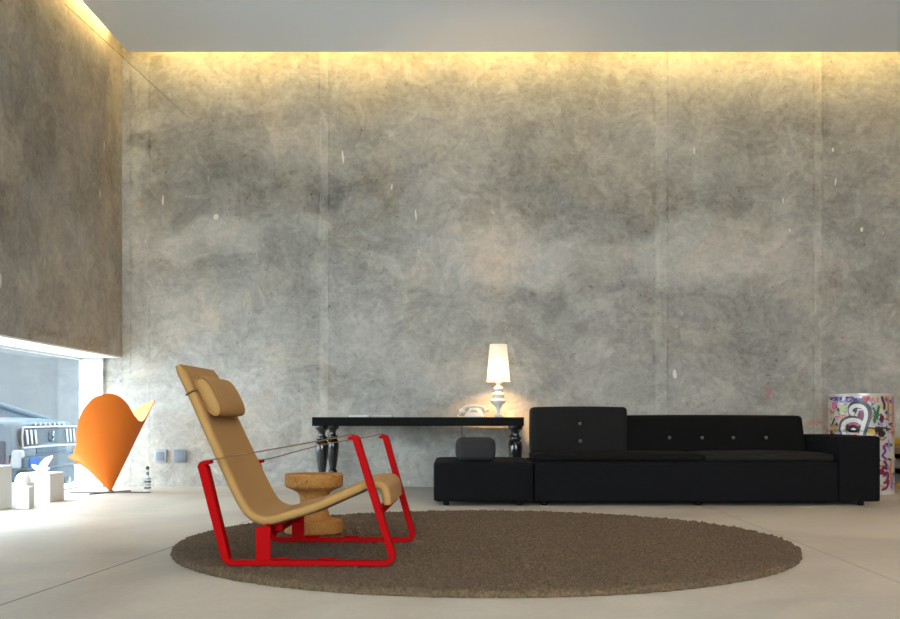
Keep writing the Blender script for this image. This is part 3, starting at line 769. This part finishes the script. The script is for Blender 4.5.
# slim ornament beside it
c_ = W(147.5, 492, 8.42)
r = root('disc_ornament', (c_.x, c_.y, 0), 'slim white ornament of stacked discs with a dark ball on top, beside the cone chair', 'ornament')
g = G(); g.lathe([(0, 0), (.036, 0), (.036, .010), (.02, .016), (.010, .02), (.010, .19), (0, .19)], (0, 0, 0), 24); g.out('stem', M['white'], r, True, False)
for k in range(4): G().lathe([(.009, -.006), (.028, -.006), (.032, 0), (.028, .006), (.009, .006)], (0, 0, .036+.026*k), 24).out('disc', M['steel' if k % 2 == 0 else 'outlet'], r, True, False)
G().lathe([(.009, -.014), (.014, -.012), (.014, .012), (.009, .014)], (0, 0, .158), 16).out('collar', M['outletdark'], r, True, False)
G().lathe([(.016*math.sin(PI*k/10), -.016*math.cos(PI*k/10)) for k in range(11)], (0, 0, .205), 20).out('ball', M['steel'], r, True, False)

# ------------------------------------------------------------------ white pedestals by the window
def pedestal(pxr, pyb, w, d, h, lab, pxl=None):
    Y = H*F/(pyb-CY); X = (pxr-CX)*Y/F
    r = root('display_pedestal', (X-w/2, Y+d/2, 0), lab, 'pedestal', None)
    G().box((X-w, Y, 0), (X, Y+d, h-.012), .003, 1).out('body', M['white'], r)
    G().box((X-w-.002, Y-.002, h-.012), (X+.002, Y+d+.002, h), .002, 1).out('top_panel', M['white'], r)
    return X-w/2, Y+d/2, h
pedestal(-4, 511, .26, .24, .300, 'tall white square pedestal by the window, cut by the edge of the picture')
pedestal(29.0, 509, .095, .075, .155, 'smallest white square pedestal, in front of the domed one')
x_, y_, h_ = pedestal(50, 502.5, .235, .27, .215, 'white square pedestal carrying the folded white bird')
# domed drum
r = root('domed_pedestal', (-3.09, 7.07, 0), 'white pedestal with a rounded dome on top behind the smallest pedestal', 'pedestal')
G().box((-3.145, 7.0, 0), (-3.03, 7.13, .170), .004, 1).out('body', M['white'], r)
G().lathe([(0, .170), (.053, .170)]+[(.054*math.cos(PI/2*k/10), .172+.070*math.sin(PI/2*k/10)) for k in range(11)], (-3.087, 7.065, 0), 32).out('dome', M['ceramic'], r)
# folded bird
r = root('bird_figurine', (x_, y_, h_), 'white folded bird figure with raised wing on a white pedestal', 'figurine')
def slab(poly, th, name):
    vs = [Vector(p_) for p_ in poly]; nn = (vs[1]-vs[0]).cross(vs[2]-vs[0]).normalized()*th/2
    k = len(vs); g = G().add([v+nn for v in vs]+[v-nn for v in vs], [tuple(range(k)), tuple(reversed(range(k, 2*k)))]+[(i, k+i, k+(i+1) % k, (i+1) % k) for i in range(k)])
    return g.out(name, M['ceramic'], r, False, False)
g = G(); g.tube([(-.075, 0, .058), (-.045, .0, .040), (-.01, 0, .028), (.03, 0, .026), (.06, 0, .034)], lambda s: .004+.020*math.sin(PI*min(1, max(.02, s)))**.8, 12); g.out('body', M['ceramic'], r, True, False)
slab([(-.02, -.012, .04), (.035, -.014, .04), (.105, -.05, .135), (.05, -.05, .115), (.0, -.03, .075)], .007, 'wing')
slab([(-.03, .012, .04), (.03, .014, .04), (.06, .06, .12), (.0, .05, .105)], .007, 'wing')
G().lathe([(0, 0), (.03, 0), (.026, .006), (.008, .012), (.007, .03), (0, .03)], (0, 0, 0), 20).out('foot', M['ceramic'], r, True, False)

# ------------------------------------------------------------------ painted drum
dc = Vector(((861-CX)*8.38/F, 8.38, 0)); DR = .264; DH = .832
dm = root('oil_drum', dc, 'steel oil drum covered in colourful graffiti behind the sofa arm', 'drum')
def drad(z):
    r_ = DR-.004
    for hz in (.285, .535): r_ += .009*math.exp(-((z-hz)/.011)**2)
    return r_
prof = [(0, .012), (DR-.012, .012), (DR-.008, 0), (DR, 0), (DR, .016), (DR-.004, .022)]
zz = .03
while zz < .80: prof.append((drad(zz), zz)); zz += .0075
prof += [(DR-.004, .812), (DR, .816), (DR, .832), (DR-.008, .832), (DR-.012, .818), (0, .818)]
G().lathe(prof, dc, 72).out('barrel', M['drum'], dm)
G().lathe([(0, 0), (.028, 0), (.028, .012), (.018, .016), (0, .016)], dc+Vector((.14, -.08, .818)), 20).out('bung_cap', M['steel'], dm)
PV = []; PF = []; PM = []; pmats = list(PAINT); lay = [0]
def cyl(px, py):                                   # crop pixel -> angle and height on the drum
    s = max(-.985, min(.985, (px-861.0)/34.6)); return math.asin(s), .832-(py-394.6)*.832/100.2
def emitp(quad, col):
    b = len(PV)
    for (a, z_) in quad:
        z_ = max(.024, min(.808, z_)); a = a-.388; r_ = drad(z_)+.0012+.00003*lay[0]
        PV.append((r_*math.sin(a), -r_*math.cos(a), z_))
    PF.append(tuple(range(b, b+len(quad)))); PM.append(pmats.index(col))
def stroke(pts, w, col, ang=None, sm=True):
    """pts in photo pixels; w in pixels"""
    lay[0] += 1
    P2 = catmull([Vector(p_) for p_ in pts], 6) if sm and len(pts) > 2 else [Vector(pts[0]).lerp(Vector(pts[-1]), k/6) for k in range(7)]
    L_ = []; n_ = len(P2)
    for i, p_ in enumerate(P2):
        a = P2[max(0, i-1)]; b = P2[min(n_-1, i+1)]; tt = (b-a)
        tt = tt.normalized() if tt.length > 1e-6 else Vector((1, 0)); nr = Vector((-tt.y, tt.x))*w/2
        if i in (0, n_-1): nr *= .6
        L_.append((p_+nr, p_-nr))
    for i in range(n_-1):
        q = [L_[i][0], L_[i][1], L_[i+1][1], L_[i+1][0]]
        qq = [(ang+(x.x-861)/34.6, .832-(x.y-394.6)*.832/100.2) if ang is not None else cyl(x.x, x.y) for x in q]
        emitp(qq, col)
def blob(cx, cy, rx, ry, col, k=14, ang=None, jit=.25):
    lay[0] += 1
    ring = [(cx+rx*(1+random.uniform(-jit, jit))*math.cos(2*PI*i/k), cy+ry*(1+random.uniform(-jit, jit))*math.sin(2*PI*i/k)) for i in range(k)]
    for i in range(k):
        a, b = ring[i], ring[(i+1) % k]
        for (f0, f1) in ((0, .5), (.5, 1)):
            q = [(cx+(a[0]-cx)*f0, cy+(a[1]-cy)*f0), (cx+(a[0]-cx)*f1, cy+(a[1]-cy)*f1), (cx+(b[0]-cx)*f1, cy+(b[1]-cy)*f1), (cx+(b[0]-cx)*f0, cy+(b[1]-cy)*f0)]
            if f0 == 0: q = q[1:]
            emitp([(ang+(x-861)/34.6, .832-(y-394.6)*.832/100.2) if ang is not None else cyl(x, y) for x, y in q], col)
C = lambda *p_: [(820+a/11.25, 385+b/11.25) for a, b in p_]
# small scribbles all over, then the large marks on top
for k in range(210):
    x_, y_ = random.uniform(828, 894), random.uniform(397, 492); cl = random.choice(['pink', 'salmon', 'lilac', 'lime', 'tan', 'purple', 'red', 'grey', 'orange', 'white', 'wine', 'black', 'blue', 'yellow'])
    stroke([(x_, y_), (x_+random.uniform(-3, 3), y_+random.uniform(-3, 3)), (x_+random.uniform(-3, 3), y_+random.uniform(-4, 4)), (x_+random.uniform(-4, 4), y_+random.uniform(-4, 4))], random.uniform(.6, 1.7), cl)
# upper lettering and splashes
blob(*C((160, 240))[0], 2.4, 4.3, 'pink'); blob(*C((250, 270))[0], 3.6, 3.6, 'lime'); blob(*C((515, 155))[0], 3.6, 4.4, 'red')
stroke(C((110, 130), (215, 128)), 1.6, 'purple'); stroke(C((165, 130), (180, 165), (150, 185)), 1.6, 'purple'); stroke(C((120, 175), (150, 150), (195, 150), (190, 200)), 1.5, 'purple')
stroke(C((275, 135), (220, 140), (215, 185), (260, 200), (285, 180)), 1.7, 'lilac')
stroke(C((360, 145), (310, 160), (300, 190), (340, 195), (368, 150), (380, 195)), 1.3, 'blue'); stroke(C((385, 155), (395, 190), (410, 160), (425, 195), (440, 155)), 1.3, 'blue')
stroke(C((470, 165), (440, 175), (445, 200), (470, 170), (480, 200)), 1.2, 'blue'); stroke(C((560, 150), (575, 200), (590, 155), (610, 200)), 1.3, 'salmon'); stroke(C((620, 160), (650, 170), (640, 200), (660, 165)), 1.4, 'salmon')
for k in range(5): stroke(C((100+8*k, 300+25*k), (135-5*k, 310+20*k)), 1.5, 'pink', sm=False)
for k in range(4): stroke(C((205+22*k, 400), (225+22*k, 335)), .9, 'salmon', sm=False)
stroke(C((110, 480), (140, 440), (165, 380)), 1.4, 'black'); stroke(C((120, 500), (150, 470), (180, 500), (150, 560)), 3.4, 'tan'); stroke(C((180, 540), (230, 560)), 3, 'lilac', sm=False)
# big letter with dark surround
big1 = C((385, 345), (350, 320), (350, 275), (400, 245), (470, 255), (510, 300), (515, 370), (490, 450), (465, 540), (455, 580))
big2 = C((480, 450), (420, 410), (340, 405), (275, 440), (260, 510), (285, 580))
stroke([(a+1.5, b-1.2) for a, b in big1], 8.6, 'grey'); stroke([(a-1.0, b-1.0) for a, b in big2], 6.5, 'grey')
blob(*C((455, 350))[0], 2.6, 5.2, 'wine'); blob(*C((375, 490))[0], 7.5, 5.2, 'black', 16, None, .05); stroke(C((320, 460), (380, 445), (440, 465)), 2.2, 'pink')
stroke(big1, 3.9, 'white'); stroke(big2, 4.2, 'white'); blob(*C((378, 525))[0], 3.0, 3.0, 'white', 14, None, .05)
# green scribble and the right-hand marks
stroke(C((590, 260), (620, 330), (600, 420), (640, 300), (610, 440), (660, 240), (640, 400)), 1.7, 'green'); stroke(C((600, 330), (660, 320)), 2.2, 'green', sm=False)
blob(*C((690, 390))[0], 2.8, 3.6, 'maroon'); stroke(C((690, 110), (700, 180), (720, 230), (715, 290)), 2.2, 'maroon'); blob(*C((570, 530))[0], 4.2, 2.6, 'yellow'); blob(*C((650, 510))[0], 4.4, 3.2, 'black'); blob(*C((690, 560))[0], 3.6, 3.4, 'black')
stroke(C((540, 490), (580, 495), (620, 500), (700, 490), (780, 510)), 1.5, 'black'); stroke(C((745, 470), (740, 520), (760, 500)), 1.5, 'black')
stroke(C((760, 140), (765, 420)), 1.8, 'tan', sm=False); stroke(C((815, 130), (818, 300), (820, 600)), 1.5, 'salmon'); stroke(C((790, 470), (850, 480)), 1.8, 'orange', sm=False)
# lower right, in front of the arm's edge
stroke([(882.5, 446), (885, 452), (882, 456), (886, 460)], 2.0, 'purple'); stroke([(883, 461), (886, 466), (882, 470), (886, 476)], 2.4, 'wine'); stroke([(888, 440), (889, 452)], 1.5, 'lilac'); stroke([(887, 459), (890, 461)], 2.2, 'black')
stroke([(882, 475), (887, 473), (887, 480), (883, 484)], 2.2, 'wine'); stroke([(881, 490), (886, 488), (888, 481), (884, 483)], 2.2, 'wine'); stroke([(891, 462), (890, 474), (892, 484)], 1.8, 'orange'); stroke([(892.5, 476), (892, 490)], 1.6, 'lilac'); blob(884, 468, 1.8, 2.2, 'maroon')
for k in range(26):                                # the sides and back turned away from the camera
    an = random.uniform(1.7, 4.6); x_ = 861; yy = random.uniform(400, 488); cl = random.choice(pmats)
    stroke([(x_+random.uniform(-6, 6), yy+random.uniform(-5, 5)) for _ in range(4)], random.uniform(1.2, 3), cl, an)
for k in range(14): blob(random.uniform(829, 846), random.uniform(442, 490), random.uniform(1.5, 3), random.uniform(1.5, 4), random.choice(pmats))
mesh('graffiti_paint', PV, PF, None, dm, False, [M['p_'+k] for k in pmats], PM)

# ------------------------------------------------------------------ zigzag side table right of the drum
zx0, zx1, zy0, zy1 = 3.93, 4.42, 8.55, 8.95
r = root('zigzag_stool', ((zx0+zx1)/2, (zy0+zy1)/2, 0), 'low wooden stool of zigzag boards with yellow top, just beyond the oil drum', 'stool')
G().box((zx0, zy0, .40), (zx1, zy1, .455), .006, 2).out('seat', M['yellow'], r)
th = .045
pts = [(zx0+.02, 0), (zx1-.02, .10), (zx0+.02, .20), (zx1-.02, .30), (zx0+.02, .40)]
pts = [(zx0+.02 if i % 2 == 0 else zx1-.02, .40*i/6) for i in range(7)]
up = [(a, min(.40, b+th)) for a, b in pts]
for i in range(6):
    (a, b), (c2, d2) = pts[i], pts[i+1]
    hi1 = min(.399, b+th); hi2 = min(.399, d2+th)
    if i == 5: hi2 = .399; d2 = .36
    G().prism([(a, b), (c2, d2), (c2, max(hi2, d2+.005)), (a, hi1)], 1, zy0+.01+.0008*i, zy1-.01-.0008*i).out('zigzag_board', M['ply'], r, False)
G().box((zx0+.06, zy0+.25, .005), (zx1-.06, zy0+.27, .395)).out('back_panel', M['black'], r, False)

# ------------------------------------------------------------------ car outside the window
cr = root('parked_car', (-7.2, 12.1, -.412), 'pale silver-blue car parked outside, its tail facing the strip window', 'car')
Wd = .92; XR_ = 2.25                       # half width; tail is at local +x
zst = .352
bodyp = [(2.25, .50), (2.27, .66), (2.25, .74), (2.22, .96), (2.16, 1.005), (1.9, 1.03), (1.45, 1.04), (.6, 1.00), (-.6, .98), (-1.4, .93), (-2.1, .80), (-2.3, .62), (-2.32, .40), (-2.2, .28), (2.15, .28), (2.22, .34)]
g = G(); bm = bmesh.new()
n_ = len(bodyp); secs = []
for (yy, ins, dz) in ((-Wd, .05, -.03), (-Wd+.05, .015, -.005), (-Wd*.5, 0, .01), (0, 0, .016), (Wd*.5, 0, .01), (Wd-.05, .015, -.005), (Wd, .05, -.03)):
    row = []
    for (x, z_) in bodyp:
        xx = x-math.copysign(ins+.03*abs(yy/Wd)**2, x) if abs(x) > 2 else x
        row.append(bm.verts.new((xx, yy, z_+(dz if z_ > .7 else 0))))
    secs.append(row)
for k in range(len(secs)-1):
    for i in range(n_): bm.faces.new((secs[k][i], secs[k][(i+1) % n_], secs[k+1][(i+1) % n_], secs[k+1][i]))
bm.faces.new(secs[0]); bm.faces.new(list(reversed(secs[-1])))
bmesh.ops.recalc_face_normals(bm, faces=bm.faces)
G().bm(bm).out('body', M['car'], cr, True, False)
# lower flank band
for sy in (-1, 1): G().box((-2.1, sy*Wd-.012, .34), (2.12, sy*Wd+.012, .78), .01, 1).out('side_panel', M['carlow'], cr, True, False)
# cabin
bm = bmesh.new(); lo = [(-.9, .97), (1.75, 1.02)]; hi = [(-.15, 1.36), (.75, 1.37)]
b4 = [bm.verts.new(v) for v in ((-.95, -.80, .96), (1.85, -.78, 1.0), (1.85, .78, 1.0), (-.95, .80, .96))]; t4 = [bm.verts.new(v) for v in ((-.1, -.60, 1.36), (.75, -.60, 1.37), (.75, .60, 1.37), (-.1, .60, 1.36))]
for i in range(4): bm.faces.new((b4[i], b4[(i+1) % 4], t4[(i+1) % 4], t4[i]))
bm.faces.new(t4); bm.faces.new(list(reversed(b4))); bmesh.ops.recalc_face_normals(bm, faces=bm.faces); bmesh.ops.bevel(bm, geom=list(bm.edges), offset=.03, segments=2, affect='EDGES')
cab = G().bm(bm).out('cabin', M['carglass'], cr, True, False)
G().box((-.12, -.60, 1.345), (.78, .60, 1.395), .02, 2).out('roof', M['car'], cr, True, False)
for sy in (-1, 1):
    G().tube([(1.93, sy*.80, 1.0), (1.3, sy*.71, 1.20), (.74, sy*.61, 1.375)], .045, 10).out('rear_pillar', M['car'], cr, True, False)
    G().tube([(-.97, sy*.80, .97), (-.12, sy*.61, 1.37)], .03, 8).out('windscreen_pillar', M['car'], cr, True, False)
# tail panel with three-bar lights, round badge and letter studs
XT = 2.262
G().soft((XT-.05, -.80, .715), (XT-.008, .80, .925), .015, 6).out('tail_panel', M['cardark'], cr, True, False)
for z_ in (.935, .700): G().tube([(XT, -.80, z_), (XT+.006, 0, z_+.004), (XT, .80, z_)], .011, 8).out('chrome_trim', M['chrome'], cr, True, False)
for sy in (-1, 1):
    G().tube([(XT, sy*.80, .70), (XT, sy*.82, .82), (XT, sy*.80, .935)], .011, 8).out('chrome_trim', M['chrome'], cr, True, False)
    for k in range(3):
        y_ = sy*(.47+.115*k)
        G().box((XT-.012, y_-.026, .735), (XT+.014, y_+.026, .905), .008, 2, Matrix.Rotation(.22*1, 3, 'X')).out('tail_light', M['chrome'], cr, True, False)
bg = G().lathe([(0, .022), (.05, .020), (.075, .014), (.085, 0), (0, 0)], (XT-.01, 0, .82), 28, Matrix.Rotation(PI/2, 3, 'Y')).out('badge', M['carlow'], cr, True, False)
G().tube([(XT+.016, .03, .875), (XT+.02, -.015, .83), (XT+.02, .02, .80), (XT+.016, -.02, .765)], .012, 8).out('emblem', M['chrome'], bg, True, False)
for k in range(7):
    y_ = -.42+.14*k; G().box((XT-.045, y_-.020, .952), (XT-.012, y_+.020, .985), .005, 1).out('letter', M['chrome'], cr, True, False)
G().soft((XT-.12, -.90, .46), (XT+.07, .90, .60), .035, 10).out('bumper', M['cardark'], cr, True, False)
G().box((XT-.02, -.44, .615), (XT+.008, .44, .685), .004, 1).out('bumper_gap', M['carlow'], cr, True, False)
G().box((XT+.06, -.79, .475), (XT+.078, -.50, .590), .006, 1).out('blue_reflection', M['blue_refl'], cr, True, False)  # thin slab coloured as the deep blue reflection on the bumper
for sy in (-1, 1):
    G().soft((XT-.16, sy*.86-.06, .47), (XT+.03, sy*.86+.06, .68), .03, 6).out('bumper_end', M['carpale'], cr, True, False)
    G().tube([(XT-.4, sy*.5, .26), (XT+.03, sy*.5, .26)], .035, 12).out('exhaust_pipe', M['chrome'], cr, True, False)
G().soft((XT-.3, -.82, .20), (XT-.02, .82, .44), .03, 6).out('valance', M['carlow'], cr, True, False)
for x in (-1.45, 1.35):
    for sy in (-1, 1):
        w_ = G().lathe([(.0, -.10), (.20, -.10), (.29, -.105), (.325, -.085), (.33, 0), (.325, .085), (.29, .105), (.20, .10), (0, .10)], (x, sy*.80, .33), 32, Matrix.Rotation(PI/2, 3, 'X')).out('wheel', M['tyre'], cr, True, False)
        G().lathe([(0, -.02), (.19, -.02), (.2, 0), (.19, .02), (0, .02)], (x, sy*.91, .33), 28, Matrix.Rotation(PI/2, 3, 'X')).out('hub_cap', M['chrome'], w_, True, False)

# ------------------------------------------------------------------ light
wd = bpy.data.worlds.new('sky'); SC.world = wd; wd.use_nodes = True
nt = wd.node_tree; bg_ = nt.nodes['Background']; bg_.inputs[0].default_value = (.895, .95, 1.0, 1); bg_.inputs[1].default_value = 11.0
def portal(name, loc, rot, sx, sy):
    l = bpy.data.lights.new(name, 'AREA'); l.shape = 'RECTANGLE'; l.size = sx; l.size_y = sy; l.cycles.is_portal = True
    o = bpy.data.objects.new(name, l); COL.objects.link(o); o.location = loc; o.rotation_euler = rot
portal('window_portal_left', (XO-.03, (YW+YB)/2, ZB/2), (0, -PI/2, 0), ZB, YB-YW)
portal('fill_window_portal', ((FW0+FW1)/2, YF-.35, (FZ0+FZ1)/2), (PI/2, 0, 0), FW1-FW0, FZ1-FZ0)  # sampling portal for the added front window

vs_ = SC.view_settings
SC.display_settings.display_device = 'sRGB'
vs_.view_transform = 'Standard'; vs_.look = 'None'; vs_.gamma = 1.0; vs_.use_curve_mapping = False; vs_.exposure = 0.68
SC.cycles.use_denoising = True
SC.cycles.max_bounces = 12; SC.cycles.diffuse_bounces = 8; SC.cycles.transparent_max_bounces = 12
SC.cycles.caustics_reflective = False; SC.cycles.caustics_refractive = False
SC.cycles.sample_clamp_indirect = 8
